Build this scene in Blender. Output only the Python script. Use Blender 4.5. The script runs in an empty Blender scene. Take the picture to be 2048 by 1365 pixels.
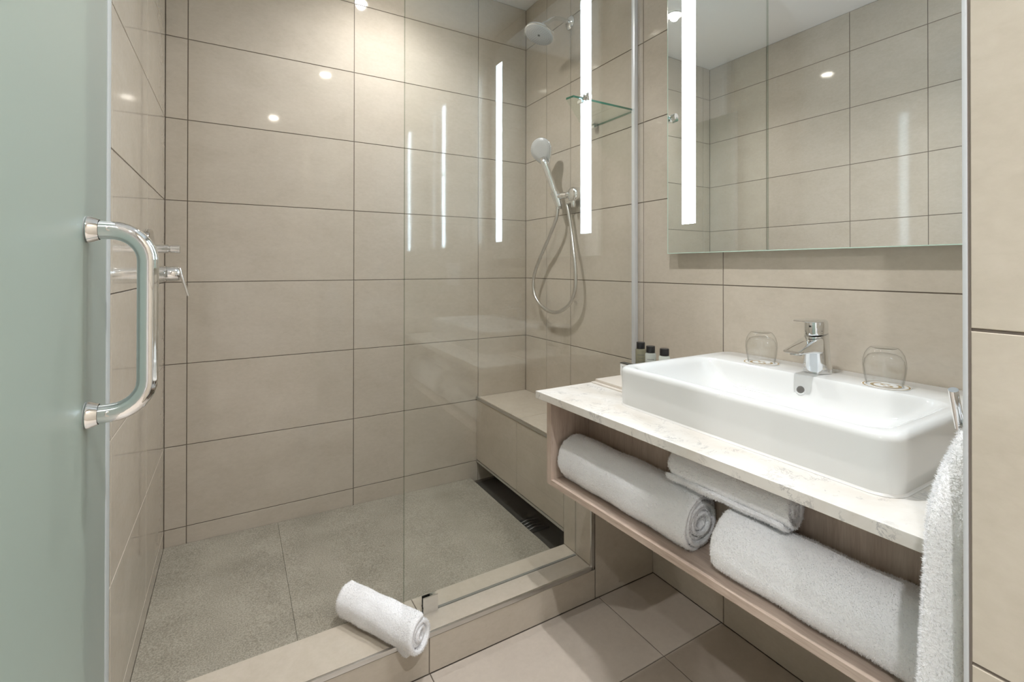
import bpy, bmesh, math, random
import numpy as np
from mathutils import Vector, Matrix, Quaternion
R = math.radians
random.seed(7)
rng = np.random.default_rng(11)
scene = bpy.context.scene
COL = scene.collection

# ------------------------------------------------------------------ camera
cam_data = bpy.data.cameras.new('camera')
cam = bpy.data.objects.new('camera', cam_data)
COL.objects.link(cam)
CAM = Vector((-1.3235, -2.1199, 1.1159))
cam.location = CAM
yaw, pitch, roll = 0.52897, 0.00407, 0.00075
fw = Vector((math.sin(yaw) * math.cos(pitch), math.cos(yaw) * math.cos(pitch), math.sin(pitch)))
rt = Vector((math.cos(yaw), -math.sin(yaw), 0))
up = rt.cross(fw)
rt2 = rt * math.cos(roll) + up * math.sin(roll)
up2 = up * math.cos(roll) - rt * math.sin(roll)
m = Matrix((rt2, up2, -fw)).transposed()
cam.rotation_euler = m.to_euler()
cam_data.sensor_fit = 'HORIZONTAL'
cam_data.sensor_width = 36.0
cam_data.lens = 949.97 / 2048 * 36.0
cam_data.shift_y = -(682.5 - 531.09) / 2048
cam_data.clip_start = 0.01
scene.camera = cam

# ------------------------------------------------------------------ world, exposure
world = bpy.data.worlds.new('world')
scene.world = world
world.use_nodes = True
bg = world.node_tree.nodes['Background']
bg.inputs[0].default_value = (0.86, 0.93, 1.0, 1)
bg.inputs[1].default_value = 1.0
scene.view_settings.view_transform = 'Standard'
scene.view_settings.look = 'None'
scene.view_settings.gamma = 1.0
scene.view_settings.use_curve_mapping = False
scene.view_settings.exposure = 1.07
cy = scene.cycles
cy.use_denoising = True
cy.max_bounces = 10
cy.diffuse_bounces = 4
cy.glossy_bounces = 5
cy.transmission_bounces = 10
cy.transparent_max_bounces = 16
cy.use_adaptive_sampling = True
cy.adaptive_threshold = 0.05
cy.adaptive_min_samples = 14
cy.sample_clamp_indirect = 6.0
cy.caustics_reflective = False
cy.caustics_refractive = False
cy.blur_glossy = 0.5

DOWN_W = 46.0                      # each ceiling downlight
DOWN_COL = (0.98, 0.985, 1.0)
LED_STRENGTH = 15.5
LED_COL = (0.70, 0.86, 1.0)

# ------------------------------------------------------------------ materials
def new_mat(name):
    mt = bpy.data.materials.new(name)
    mt.use_nodes = True
    nt = mt.node_tree
    nt.nodes.clear()
    out = nt.nodes.new('ShaderNodeOutputMaterial')
    return mt, nt, out

def N(nt, typ, **kw):
    n = nt.nodes.new(typ)
    for k, v in kw.items():
        if k.startswith('i_'):
            n.inputs[k[2:].replace('_', ' ')].default_value = v
        else:
            setattr(n, k, v)
    return n

def principled(name, col, rough=0.5, metal=0.0, spec=0.5, **kw):
    mt, nt, out = new_mat(name)
    b = N(nt, 'ShaderNodeBsdfPrincipled')
    b.inputs['Base Color'].default_value = (*col, 1)
    b.inputs['Roughness'].default_value = rough
    b.inputs['Metallic'].default_value = metal
    b.inputs['Specular IOR Level'].default_value = spec
    for k, v in kw.items():
        b.inputs[k].default_value = v
    nt.links.new(b.outputs[0], out.inputs[0])
    return mt

def ramp(nt, fac, stops):
    r = N(nt, 'ShaderNodeValToRGB')
    el = r.color_ramp.elements
    while len(el) < len(stops):
        el.new(0.5)
    for e, (p, c) in zip(el, stops):
        e.position = p
        e.color = (*c, 1)
    nt.links.new(fac, r.inputs[0])
    return r

def pos_node(nt, scale=(1, 1, 1), randomise=True):
    g = N(nt, 'ShaderNodeNewGeometry')
    mp = N(nt, 'ShaderNodeMapping')
    mp.inputs['Scale'].default_value = scale
    if randomise:
        oi = N(nt, 'ShaderNodeObjectInfo')
        mul = N(nt, 'ShaderNodeVectorMath', operation='SCALE')
        mul.inputs[0].default_value = (13.7, 7.3, 5.1)
        nt.links.new(oi.outputs['Random'], mul.inputs['Scale'])
        add = N(nt, 'ShaderNodeVectorMath', operation='ADD')
        nt.links.new(g.outputs['Position'], add.inputs[0])
        nt.links.new(mul.outputs[0], add.inputs[1])
        nt.links.new(add.outputs[0], mp.inputs[0])
    else:
        nt.links.new(g.outputs['Position'], mp.inputs[0])
    return mp

def noise(nt, vec, scale, detail=4.0, rough=0.55, dist=0.0):
    n = N(nt, 'ShaderNodeTexNoise')
    n.inputs['Scale'].default_value = scale
    n.inputs['Detail'].default_value = detail
    n.inputs['Roughness'].default_value = rough
    n.inputs['Distortion'].default_value = dist
    nt.links.new(vec.outputs[0], n.inputs['Vector'])
    return n

def bump(nt, height, strength, dist=0.001):
    b = N(nt, 'ShaderNodeBump')
    b.inputs['Strength'].default_value = strength
    b.inputs['Distance'].default_value = dist
    nt.links.new(height, b.inputs['Height'])
    return b

def tile_material(name, c0, c1, rough0, rough1, bump_s=0.05):
    mt, nt, out = new_mat(name)
    p = pos_node(nt, (1, 1, 1.6))
    n1 = noise(nt, p, 6.0, 6, 0.6, 0.4)
    n2 = noise(nt, p, 55.0, 5, 0.65, 0.3)
    mx = N(nt, 'ShaderNodeMath', operation='MULTIPLY_ADD')
    mx.inputs[1].default_value = 0.45
    nt.links.new(n2.outputs['Fac'], mx.inputs[0])
    sc = N(nt, 'ShaderNodeMath', operation='MULTIPLY')
    sc.inputs[1].default_value = 0.55
    nt.links.new(n1.outputs['Fac'], sc.inputs[0])
    nt.links.new(sc.outputs[0], mx.inputs[2])
    rp = ramp(nt, mx.outputs[0], [(0.36, c0), (0.64, c1)])
    b = N(nt, 'ShaderNodeBsdfPrincipled')
    nt.links.new(rp.outputs[0], b.inputs['Base Color'])
    mr = N(nt, 'ShaderNodeMapRange')
    mr.inputs['To Min'].default_value = rough0
    mr.inputs['To Max'].default_value = rough1
    nt.links.new(n1.outputs['Fac'], mr.inputs['Value'])
    nt.links.new(mr.outputs[0], b.inputs['Roughness'])
    bp = bump(nt, n2.outputs['Fac'], bump_s, 0.0004)
    nt.links.new(bp.outputs[0], b.inputs['Normal'])
    nt.links.new(b.outputs[0], out.inputs[0])
    return mt

M = {}
M['tile'] = tile_material('glossy_beige_tile', (0.485, 0.428, 0.350), (0.545, 0.487, 0.407), 0.035, 0.07, 0.02)
M['floor_tile'] = tile_material('satin_beige_floor_tile', (0.50, 0.44, 0.38), (0.56, 0.495, 0.43), 0.28, 0.36, 0.03)
M['grout'] = principled('brown_grout', (0.17, 0.14, 0.115), 0.9)
M['plaster'] = principled('white_paint', (0.86, 0.86, 0.86), 0.7)
M['chrome'] = principled('chrome', (0.82, 0.83, 0.84), 0.04, 1.0)
M['alu'] = principled('brushed_aluminium', (0.66, 0.65, 0.63), 0.28, 1.0)
M['satin'] = principled('satin_metal_strip', (0.62, 0.63, 0.65), 0.45, 0.35)
M['channel'] = principled('pale_aluminium', (0.82, 0.85, 0.90), 0.3, 0.55)
M['steel_dark'] = principled('dark_steel', (0.10, 0.10, 0.095), 0.35, 0.8)
M['steel_bar'] = principled('dull_steel', (0.22, 0.22, 0.21), 0.4, 0.8)
M['mirror'] = principled('mirror_silver', (0.90, 0.92, 0.91), 0.0, 1.0)
M['ceramic'] = principled('white_ceramic', (0.71, 0.715, 0.705), 0.06, 0.0, 0.55)
M['black'] = principled('black_plastic', (0.012, 0.012, 0.013), 0.28)
M['white_card'] = principled('white_card', (0.78, 0.78, 0.77), 0.6)
M['white_plastic'] = principled('white_plastic', (0.75, 0.74, 0.72), 0.3)
M['print'] = principled('grey_print', (0.16, 0.16, 0.16), 0.7)
M['gold'] = principled('bronze_print', (0.36, 0.25, 0.11), 0.5)
M['silicone'] = principled('grey_silicone', (0.22, 0.22, 0.20), 0.5)
M['nozzle'] = principled('grey_spray_face', (0.46, 0.46, 0.45), 0.35)
M['nub'] = principled('grey_rubber_nub', (0.26, 0.26, 0.25), 0.6)
M['void'] = principled('dark_cavity_tile', (0.05, 0.047, 0.04), 0.3)  # near-black colour stands in for the shade in the gap under the bench
M['tray'] = principled('cream_tray', (0.66, 0.60, 0.53), 0.25)

# textured shower floor
def stone_mat():
    mt, nt, out = new_mat('rough_grey_stone_tile')
    p = pos_node(nt)
    n1 = noise(nt, p, 5.0, 5, 0.6)
    n2 = noise(nt, p, 260.0, 3, 0.7)
    n3 = noise(nt, p, 420.0, 2, 0.6)
    a = N(nt, 'ShaderNodeMath', operation='MULTIPLY_ADD'); a.inputs[1].default_value = 0.5
    nt.links.new(n2.outputs['Fac'], a.inputs[0])
    a.inputs[1].default_value = 0.72
    s = N(nt, 'ShaderNodeMath', operation='MULTIPLY'); s.inputs[1].default_value = 0.28
    nt.links.new(n1.outputs['Fac'], s.inputs[0]); nt.links.new(s.outputs[0], a.inputs[2])
    rp = ramp(nt, a.outputs[0], [(0.38, (0.19, 0.172, 0.135)), (0.5, (0.29, 0.265, 0.212)), (0.62, (0.39, 0.36, 0.295))])
    b = N(nt, 'ShaderNodeBsdfPrincipled')
    b.inputs['Roughness'].default_value = 0.75
    nt.links.new(rp.outputs[0], b.inputs['Base Color'])
    bp = bump(nt, n3.outputs['Fac'], 0.5, 0.0012)
    nt.links.new(bp.outputs[0], b.inputs['Normal'])
    nt.links.new(b.outputs[0], out.inputs[0])
    return mt
M['stone'] = stone_mat()

def marble_mat():
    mt, nt, out = new_mat('cream_marble')
    p = pos_node(nt, (1, 1, 1), False)
    n1 = noise(nt, p, 5.0, 6, 0.6, 0.6)
    base = ramp(nt, n1.outputs['Fac'], [(0.35, (0.66, 0.615, 0.555)), (0.6, (0.76, 0.735, 0.695))])
    # vein: narrow band of a distorted noise
    n2 = noise(nt, p, 12.0, 7, 0.75, 1.0)
    sub = N(nt, 'ShaderNodeMath', operation='SUBTRACT'); sub.inputs[1].default_value = 0.5
    nt.links.new(n2.outputs['Fac'], sub.inputs[0])
    ab = N(nt, 'ShaderNodeMath', operation='ABSOLUTE'); nt.links.new(sub.outputs[0], ab.inputs[0])
    n3 = noise(nt, p, 24.0, 3, 0.5)
    vein = ramp(nt, ab.outputs[0], [(0.0, (1, 1, 1)), (0.020, (0, 0, 0))])
    gate = ramp(nt, n3.outputs['Fac'], [(0.46, (0, 0, 0)), (0.60, (1, 1, 1))])
    ml = N(nt, 'ShaderNodeMath', operation='MULTIPLY')
    nt.links.new(vein.outputs[0], ml.inputs[0]); nt.links.new(gate.outputs[0], ml.inputs[1])
    m2 = N(nt, 'ShaderNodeMath', operation='MULTIPLY'); m2.inputs[1].default_value = 0.65
    nt.links.new(ml.outputs[0], m2.inputs[0])
    mix = N(nt, 'ShaderNodeMixRGB'); mix.inputs[2].default_value = (0.27, 0.26, 0.27, 1)
    nt.links.new(m2.outputs[0], mix.inputs[0]); nt.links.new(base.outputs[0], mix.inputs[1])
    b = N(nt, 'ShaderNodeBsdfPrincipled'); b.inputs['Roughness'].default_value = 0.16
    nt.links.new(mix.outputs[0], b.inputs['Base Color'])
    nt.links.new(b.outputs[0], out.inputs[0])
    return mt
M['marble'] = marble_mat()

def wood_mat(name, scale, c0, c1, c2):
    mt, nt, out = new_mat(name)
    p = pos_node(nt, scale, True)
    n1 = noise(nt, p, 22.0, 6, 0.65, 0.4)
    n2 = noise(nt, p, 3.0, 3, 0.5, 0.8)
    a = N(nt, 'ShaderNodeMath', operation='MULTIPLY_ADD'); a.inputs[1].default_value = 0.6
    nt.links.new(n1.outputs['Fac'], a.inputs[0])
    s = N(nt, 'ShaderNodeMath', operation='MULTIPLY'); s.inputs[1].default_value = 0.4
    nt.links.new(n2.outputs['Fac'], s.inputs[0]); nt.links.new(s.outputs[0], a.inputs[2])
    rp = ramp(nt, a.outputs[0], [(0.33, c0), (0.5, c1), (0.68, c2)])
    b = N(nt, 'ShaderNodeBsdfPrincipled'); b.inputs['Roughness'].default_value = 0.45
    nt.links.new(rp.outputs[0], b.inputs['Base Color'])
    bp = bump(nt, n1.outputs['Fac'], 0.12, 0.0006)
    nt.links.new(bp.outputs[0], b.inputs['Normal'])
    nt.links.new(b.outputs[0], out.inputs[0])
    return mt
WC = ((0.40, 0.305, 0.245), (0.51, 0.405, 0.335), (0.61, 0.505, 0.425))
M['wood_y'] = wood_mat('light_oak_lengthwise', (9, 0.7, 9), *WC)
M['wood_z'] = wood_mat('light_oak_upright', (9, 9, 0.7), *WC)

def terry_mat():
    mt, nt, out = new_mat('white_terry')
    p = pos_node(nt, (1, 1, 1), False)
    n1 = noise(nt, p, 260.0, 3, 0.6)
    b = N(nt, 'ShaderNodeBsdfPrincipled')
    b.inputs['Base Color'].default_value = (0.90, 0.90, 0.91, 1)
    b.inputs['Roughness'].default_value = 0.95
    b.inputs['Specular IOR Level'].default_value = 0.1
    b.inputs['Sheen Weight'].default_value = 0.25
    bp = bump(nt, n1.outputs['Fac'], 0.8, 0.003)
    nt.links.new(bp.outputs[0], b.inputs['Normal'])
    nt.links.new(b.outputs[0], out.inputs[0])
    return mt
M['terry'] = terry_mat()
def pile_mat():
    mt, nt, out = new_mat('white_terry_loops')
    d = N(nt, 'ShaderNodeBsdfDiffuse'); d.inputs[0].default_value = (0.92, 0.92, 0.93, 1)
    t = N(nt, 'ShaderNodeBsdfTranslucent'); t.inputs[0].default_value = (0.92, 0.92, 0.93, 1)
    ms = N(nt, 'ShaderNodeMixShader'); ms.inputs[0].default_value = 0.5
    nt.links.new(d.outputs[0], ms.inputs[1]); nt.links.new(t.outputs[0], ms.inputs[2]); nt.links.new(ms.outputs[0], out.inputs[0])
    return mt
M['terry_pile'] = pile_mat()

def pane_mat(name, tint, ior=1.5, rough=0.0):
    """thin clear pane: Fresnel reflection over tinted straight-through transmission"""
    mt, nt, out = new_mat(name)
    tr = N(nt, 'ShaderNodeBsdfTransparent'); tr.inputs[0].default_value = (*tint, 1)
    gl = N(nt, 'ShaderNodeBsdfGlossy'); gl.inputs['Roughness'].default_value = rough
    gl.inputs[0].default_value = (0.97, 1, 0.98, 1)
    fr = N(nt, 'ShaderNodeFresnel'); fr.inputs[0].default_value = ior
    g = N(nt, 'ShaderNodeNewGeometry')
    # on the far side of the pane use the inverse index so both faces reflect alike
    mx = N(nt, 'ShaderNodeMix'); mx.data_type = 'FLOAT'
    mx.inputs[2].default_value = ior; mx.inputs[3].default_value = 1.0 / ior
    nt.links.new(g.outputs['Backfacing'], mx.inputs[0])
    nt.links.new(mx.outputs[0], fr.inputs[0])
    ms = N(nt, 'ShaderNodeMixShader')
    nt.links.new(fr.outputs[0], ms.inputs[0])
    nt.links.new(tr.outputs[0], ms.inputs[1]); nt.links.new(gl.outputs[0], ms.inputs[2])
    nt.links.new(ms.outputs[0], out.inputs[0])
    return mt
M['pane'] = pane_mat('clear_glass_pane', (0.985, 0.992, 0.986))
M['shelf_glass'] = pane_mat('clear_shelf_glass', (0.94, 0.97, 0.95))
def tumbler_mat():
    """thin blown glass: the slanting path near the outline absorbs and reflects more"""
    mt, nt, out = new_mat('clear_tumbler_glass')
    lw = N(nt, 'ShaderNodeLayerWeight'); lw.inputs[0].default_value = 0.5
    pw = N(nt, 'ShaderNodeMath', operation='POWER'); pw.inputs[1].default_value = 6.0
    nt.links.new(lw.outputs['Facing'], pw.inputs[0])
    mc = N(nt, 'ShaderNodeMixRGB'); mc.inputs[1].default_value = (0.988, 0.990, 0.988, 1); mc.inputs[2].default_value = (0.50, 0.52, 0.51, 1)
    nt.links.new(pw.outputs[0], mc.inputs[0])
    tr = N(nt, 'ShaderNodeBsdfTransparent'); nt.links.new(mc.outputs[0], tr.inputs[0])
    gl = N(nt, 'ShaderNodeBsdfGlossy'); gl.inputs['Roughness'].default_value = 0.02
    ml = N(nt, 'ShaderNodeMath', operation='MULTIPLY_ADD'); ml.inputs[1].default_value = 0.55; ml.inputs[2].default_value = 0.045
    nt.links.new(pw.outputs[0], ml.inputs[0])
    ms = N(nt, 'ShaderNodeMixShader'); nt.links.new(ml.outputs[0], ms.inputs[0])
    nt.links.new(tr.outputs[0], ms.inputs[1]); nt.links.new(gl.outputs[0], ms.inputs[2])
    nt.links.new(ms.outputs[0], out.inputs[0])
    return mt
M['tumbler'] = tumbler_mat()
M['glass_edge'] = principled('green_glass_edge', (0.03, 0.12, 0.075), 0.08, 0.0, 0.6)
M['glass_edge_pale'] = principled('pale_green_glass_edge', (0.52, 0.68, 0.58), 0.15, 0.0, 0.6)
M['glass_edge_dark'] = pane_mat('dark_green_glass_edge', (0.62, 0.67, 0.63), 1.05)

def frosted_mat():
    mt, nt, out = new_mat('frosted_green_glass')
    tl = N(nt, 'ShaderNodeBsdfTranslucent'); tl.inputs[0].default_value = (0.66, 0.76, 0.69, 1)
    df = N(nt, 'ShaderNodeBsdfDiffuse'); df.inputs[0].default_value = (0.50, 0.58, 0.52, 1)
    gl = N(nt, 'ShaderNodeBsdfGlossy'); gl.inputs['Roughness'].default_value = 0.32
    m1 = N(nt, 'ShaderNodeMixShader'); m1.inputs[0].default_value = 0.45
    nt.links.new(tl.outputs[0], m1.inputs[1]); nt.links.new(df.outputs[0], m1.inputs[2])
    fr = N(nt, 'ShaderNodeFresnel'); fr.inputs[0].default_value = 1.35
    m2 = N(nt, 'ShaderNodeMixShader')
    nt.links.new(fr.outputs[0], m2.inputs[0]); nt.links.new(m1.outputs[0], m2.inputs[1]); nt.links.new(gl.outputs[0], m2.inputs[2])
    nt.links.new(m2.outputs[0], out.inputs[0])
    return mt
M['frosted'] = frosted_mat()

def translucent_plastic(name, col, rough=0.25):
    mt, nt, out = new_mat(name)
    tl = N(nt, 'ShaderNodeBsdfTranslucent'); tl.inputs[0].default_value = (*col, 1)
    b = N(nt, 'ShaderNodeBsdfPrincipled'); b.inputs['Base Color'].default_value = (*col, 1); b.inputs['Roughness'].default_value = rough
    ms = N(nt, 'ShaderNodeMixShader'); ms.inputs[0].default_value = 0.6
    nt.links.new(tl.outputs[0], ms.inputs[1]); nt.links.new(b.outputs[0], ms.inputs[2])
    nt.links.new(ms.outputs[0], out.inputs[0])
    return mt
M['seal'] = translucent_plastic('milky_seal', (0.72, 0.75, 0.75))
M['soap_olive'] = translucent_plastic('olive_shampoo', (0.36, 0.34, 0.24), 0.12)
M['soap_clear'] = translucent_plastic('clear_gel', (0.62, 0.64, 0.60), 0.12)
M['soap_white'] = translucent_plastic('white_lotion', (0.74, 0.77, 0.72), 0.15)

def emit_mat(name, col, s):
    mt, nt, out = new_mat(name)
    e = N(nt, 'ShaderNodeEmission'); e.inputs[0].default_value = (*col, 1); e.inputs[1].default_value = s
    nt.links.new(e.outputs[0], out.inputs[0])
    return mt
M['led'] = emit_mat('led_strip_light', LED_COL, LED_STRENGTH)
M['lens'] = emit_mat('lamp_lens_light', (1.0, 0.93, 0.82), 90.0)

# ------------------------------------------------------------------ mesh helpers
def wloc(o):
    v = Vector((0, 0, 0))
    while o is not None:
        v += o.location
        o = o.parent
    return v

def mk(name, verts, faces, mat, parent=None, smooth=False, mats=None, fmat=None, autosmooth=None):
    off = wloc(parent) if parent else Vector((0, 0, 0))
    me = bpy.data.meshes.new(name)
    me.from_pydata([(v[0] - off.x, v[1] - off.y, v[2] - off.z) for v in verts], [], faces)
    if mats:
        for x in mats:
            me.materials.append(x)
        if fmat:
            me.polygons.foreach_set('material_index', fmat)
    else:
        me.materials.append(mat)
    bm = bmesh.new(); bm.from_mesh(me)
    bmesh.ops.recalc_face_normals(bm, faces=bm.faces)
    if smooth:
        for f in bm.faces:
            f.smooth = True
        if autosmooth is not None:
            for e in bm.edges:
                if len(e.link_faces) == 2 and e.calc_face_angle(0) > autosmooth:
                    e.smooth = False
    bm.to_mesh(me); bm.free()
    o = bpy.data.objects.new(name, me)
    COL.objects.link(o)
    if parent:
        o.parent = parent
    return o

def root(name, loc, label, cat, group=None):
    o = bpy.data.objects.new(name, None)
    o.empty_display_size = 0.05
    o.location = loc
    COL.objects.link(o)
    o['label'] = label; o['category'] = cat
    if group: o['group'] = group
    return o

def tag(o, label, cat, group=None):
    o['label'] = label; o['category'] = cat
    if group: o['group'] = group
    return o

def struct(o, label=None):
    o['kind'] = 'structure'
    if label: o['label'] = label
    return o

BOXF = [(0, 3, 2, 1), (4, 5, 6, 7), (0, 1, 5, 4), (1, 2, 6, 5), (2, 3, 7, 6), (3, 0, 4, 7)]
def boxv(x0, x1, y0, y1, z0, z1):
    return [(x0, y0, z0), (x1, y0, z0), (x1, y1, z0), (x0, y1, z0), (x0, y0, z1), (x1, y0, z1), (x1, y1, z1), (x0, y1, z1)]

def box(name, x0, x1, y0, y1, z0, z1, mat, parent=None, bev=0.0, seg=2, mats=None, fmat=None):
    o = mk(name, boxv(x0, x1, y0, y1, z0, z1), BOXF, mat, parent, mats=mats, fmat=fmat)
    if bev > 0:
        me = o.data
        bm = bmesh.new(); bm.from_mesh(me)
        bmesh.ops.bevel(bm, geom=list(bm.edges), offset=bev, segments=seg, profile=0.7, affect='EDGES')
        for f in bm.faces: f.smooth = True
        for e in bm.edges:
            if len(e.link_faces) == 2 and e.calc_face_angle(0) > R(40): e.smooth = False
        bm.to_mesh(me); bm.free()
    return o

def boxes(name, lst, mat, parent=None):
    V, F = [], []
    for b in lst:
        k = len(V); V += boxv(*b); F += [tuple(i + k for i in f) for f in BOXF]
    return mk(name, V, F, mat, parent)

def loft(rings, close=True, cap0=True, cap1=True):
    V, F = [], []
    n = len(rings[0])
    for r in rings: V += [tuple(p) for p in r]
    for i in range(len(rings) - 1):
        for j in range(n if close else n - 1):
            a = i * n + j; b = i * n + (j + 1) % n
            F.append((a, b, b + n, a + n))
    if cap0: F.append(tuple(range(n))[::-1])
    if cap1: F.append(tuple(range((len(rings) - 1) * n, len(rings) * n)))
    return V, F

def lathe(profile, origin, axis, n=32, cap0=True, cap1=True):
    """profile: (radius, height along axis)"""
    ax = Vector(axis).normalized()
    q = ax.to_track_quat('Z', 'Y')
    o = Vector(origin)
    rings = []
    for r, h in profile:
        rings.append([o + q @ Vector((r * math.cos(2 * math.pi * k / n), r * math.sin(2 * math.pi * k / n), h)) for k in range(n)])
    return loft(rings, True, cap0, cap1)

def tube(path, rad, n=12, cap=True):
    pts = [Vector(p) for p in path]
    T = []
    for i in range(len(pts)):
        a = pts[max(0, i - 1)]; b = pts[min(len(pts) - 1, i + 1)]
        T.append((b - a).normalized())
    ref = Vector((0, 0, 1)) if abs(T[0].z) < 0.9 else Vector((1, 0, 0))
    u = T[0].cross(ref).normalized()
    rings = []
    for i, p in enumerate(pts):
        if i:
            q = T[i - 1].rotation_difference(T[i]); u = q @ u
        v = T[i].cross(u).normalized()
        r = rad[i] if isinstance(rad, (list, tuple)) else rad
        rings.append([p + (u * math.cos(2 * math.pi * k / n) + v * math.sin(2 * math.pi * k / n)) * r for k in range(n)])
    return loft(rings, True, cap, cap)

def catmull(pts, per=8):
    P = [Vector(p) for p in pts]
    P = [P[0] * 2 - P[1]] + P + [P[-1] * 2 - P[-2]]
    out = []
    for i in range(1, len(P) - 2):
        for k in range(per):
            t = k / per
            a, b, c, d = P[i - 1], P[i], P[i + 1], P[i + 2]
            out.append(0.5 * ((2 * b) + (c - a) * t + (2 * a - 5 * b + 4 * c - d) * t * t + (3 * b - a - 3 * c + d) * t ** 3))
    out.append(P[-2])
    return out

def rrect(cx, cy, hx, hy, r, z, n=6):
    pts = []
    for sx, sy, a0 in ((1, 1, 0), (-1, 1, 90), (-1, -1, 180), (1, -1, 270)):
        for k in range(n + 1):
            a = R(a0 + 90 * k / n)
            pts.append(Vector((cx + sx * (hx - r) + r * math.cos(a), cy + sy * (hy - r) + r * math.sin(a), z)))
    return pts

# ------------------------------------------------------------------ tiles
TILE_CACHE = {}
def tile_mesh(w, h, mat, th=0.007, b=0.0007):
    key = (round(w, 4), round(h, 4), mat.name)
    if key in TILE_CACHE: return TILE_CACHE[key]
    a, c = w / 2, h / 2
    V = [(-a, -c, -th), (a, -c, -th), (a, c, -th), (-a, c, -th),
         (-a, -c, -b), (a, -c, -b), (a, c, -b), (-a, c, -b),
         (-a + b, -c + b, 0), (a - b, -c + b, 0), (a - b, c - b, 0), (-a + b, c - b, 0)]
    F = [(3, 2, 1, 0)]
    for k in (0, 4):
        for j in range(4):
            F.append((k + j, k + (j + 1) % 4, k + 4 + (j + 1) % 4, k + 4 + j))
    F.append((8, 9, 10, 11))
    me = bpy.data.meshes.new('tile'); me.from_pydata(V, [], F); me.materials.append(mat)
    TILE_CACHE[key] = me
    return me

def put_tile(parent, c, u, v, w, h, mat, tilt=0.0007):
    me = tile_mesh(w, h, mat)
    o = bpy.data.objects.new('tile', me)
    COL.objects.link(o)
    o.parent = parent
    U = Vector(u).normalized(); Vv = Vector(v).normalized(); Nn = U.cross(Vv)
    mm = Matrix((U, Vv, Nn)).transposed()
    e = Matrix.Rotation(random.uniform(-tilt, tilt), 3, 'X') @ Matrix.Rotation(random.uniform(-tilt, tilt), 3, 'Y')
    o.location = Vector(c) - wloc(parent)
    o.rotation_euler = (mm @ e).to_euler()
    return o

GAP = 0.0028
def tile_grid(parent, origin, u, v, uj, vj, mat, skip=None):
    """origin + u*a + v*b ; joints uj, vj ascending ; outward normal = u x v"""
    o = Vector(origin); U = Vector(u); V = Vector(v)
    for i in range(len(uj) - 1):
        for j in range(len(vj) - 1):
            a0, a1, b0, b1 = uj[i] + GAP / 2, uj[i + 1] - GAP / 2, vj[j] + GAP / 2, vj[j + 1] - GAP / 2
            if skip and skip((a0 + a1) / 2, (b0 + b1) / 2): continue
            put_tile(parent, o + U * (a0 + a1) / 2 + V * (b0 + b1) / 2, u, v, a1 - a0, b1 - b0, mat)

ZROW = [0.16 + 0.3 * k for k in range(8)]        # horizontal joints: 0.16 ... 2.26
CEIL = 2.47
G0 = 0.0018                                       # grout sits this far behind the tile face

# ================================================================== SETTING
XC = -1.5417       # face of the left shower wall
DX_DOOR = -1.460    # face of the frosted door
XD = -0.750        # face of the near right wall
YN = -1.954        # niche side wall
YREAR = -5.20

wall_back = struct(box('wall_back', XC - 0.1, 0.1, G0, 0.12, 0.0, CEIL, M['grout']), 'glossy beige tiled wall at the back of the shower')
tile_grid(wall_back, (0, 0, 0), (1, 0, 0), (0, 0, 1), [XC, -1.4739, -0.8773, -0.2786, 0.0], [0.06] + ZROW + [CEIL], M['tile'])

wall_right = struct(box('wall_right', G0, 0.12, YN - 0.1, 0.12, 0.0, CEIL, M['grout']), 'glossy beige tiled wall behind the mirror and basin')
# u must satisfy u x v = -x  ->  u = (0,-1,0), v = z
tile_grid(wall_right, (0, 0, 0), (0, -1, 0), (0, 0, 1), [0.0, 0.1913, 0.3844, 0.8317, 1.1675, 1.7675, 1.957], [0.0] + ZROW + [CEIL], M['tile'])

YWC = -1.42
wall_left = struct(box('wall_left', XC - 0.12, XC - G0, YWC, 0.12, 0.0, CEIL, M['grout']), 'glossy beige tiled wall on the left of the shower')
tile_grid(wall_left, (XC, 0, 0), (0, 1, 0), (0, 0, 1), [YWC, -1.184, -0.856, -0.40, 0.0], [0.02] + ZROW + [CEIL], M['tile'])

wall_near = struct(box('wall_right_near', XD + G0, XD + 0.10, YREAR, YN - 0.0028, 0.0, CEIL, M['grout']), 'large beige wall tiles at the right edge beside the hanging towel')
tile_grid(wall_near, (XD, 0, 0), (0, -1, 0), (0, 0, 1), [-YN + 0.0032, 2.557, 3.157, 3.757, 4.357, 5.2], [0.0] + ZROW + [CEIL], M['tile'])
wall_niche = struct(box('wall_niche_side', XD + 0.004, 0.0, YN - 0.05, YN - G0, 0.0, CEIL, M['grout']), 'beige tiled side wall of the vanity niche')
# face looks to +y : u x v = +y -> u = (-1,0,0), v = z
tile_grid(wall_niche, (0, YN, 0), (-1, 0, 0), (0, 0, 1), [0.0, 0.15, 0.742], [0.0] + ZROW + [CEIL], M['tile'])
t1 = struct(box('trim_1', XD - 0.0008, XD + 0.010, YN - 0.0027, YN + 0.0008, 0.0, CEIL, M['satin'], bev=0.0006), 'metal corner strip on the near wall edge')

boxes('grout_line', [(XD + 0.0006, XD + 0.006, YN - 0.0050, YN - 0.00275, 0.0, CEIL)], M['grout'], wall_near)
ceiling = struct(box('ceiling', -2.8, 0.12, YREAR - 0.1, 0.12, CEIL, CEIL + 0.08, M['plaster']), 'plain white ceiling')

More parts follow.
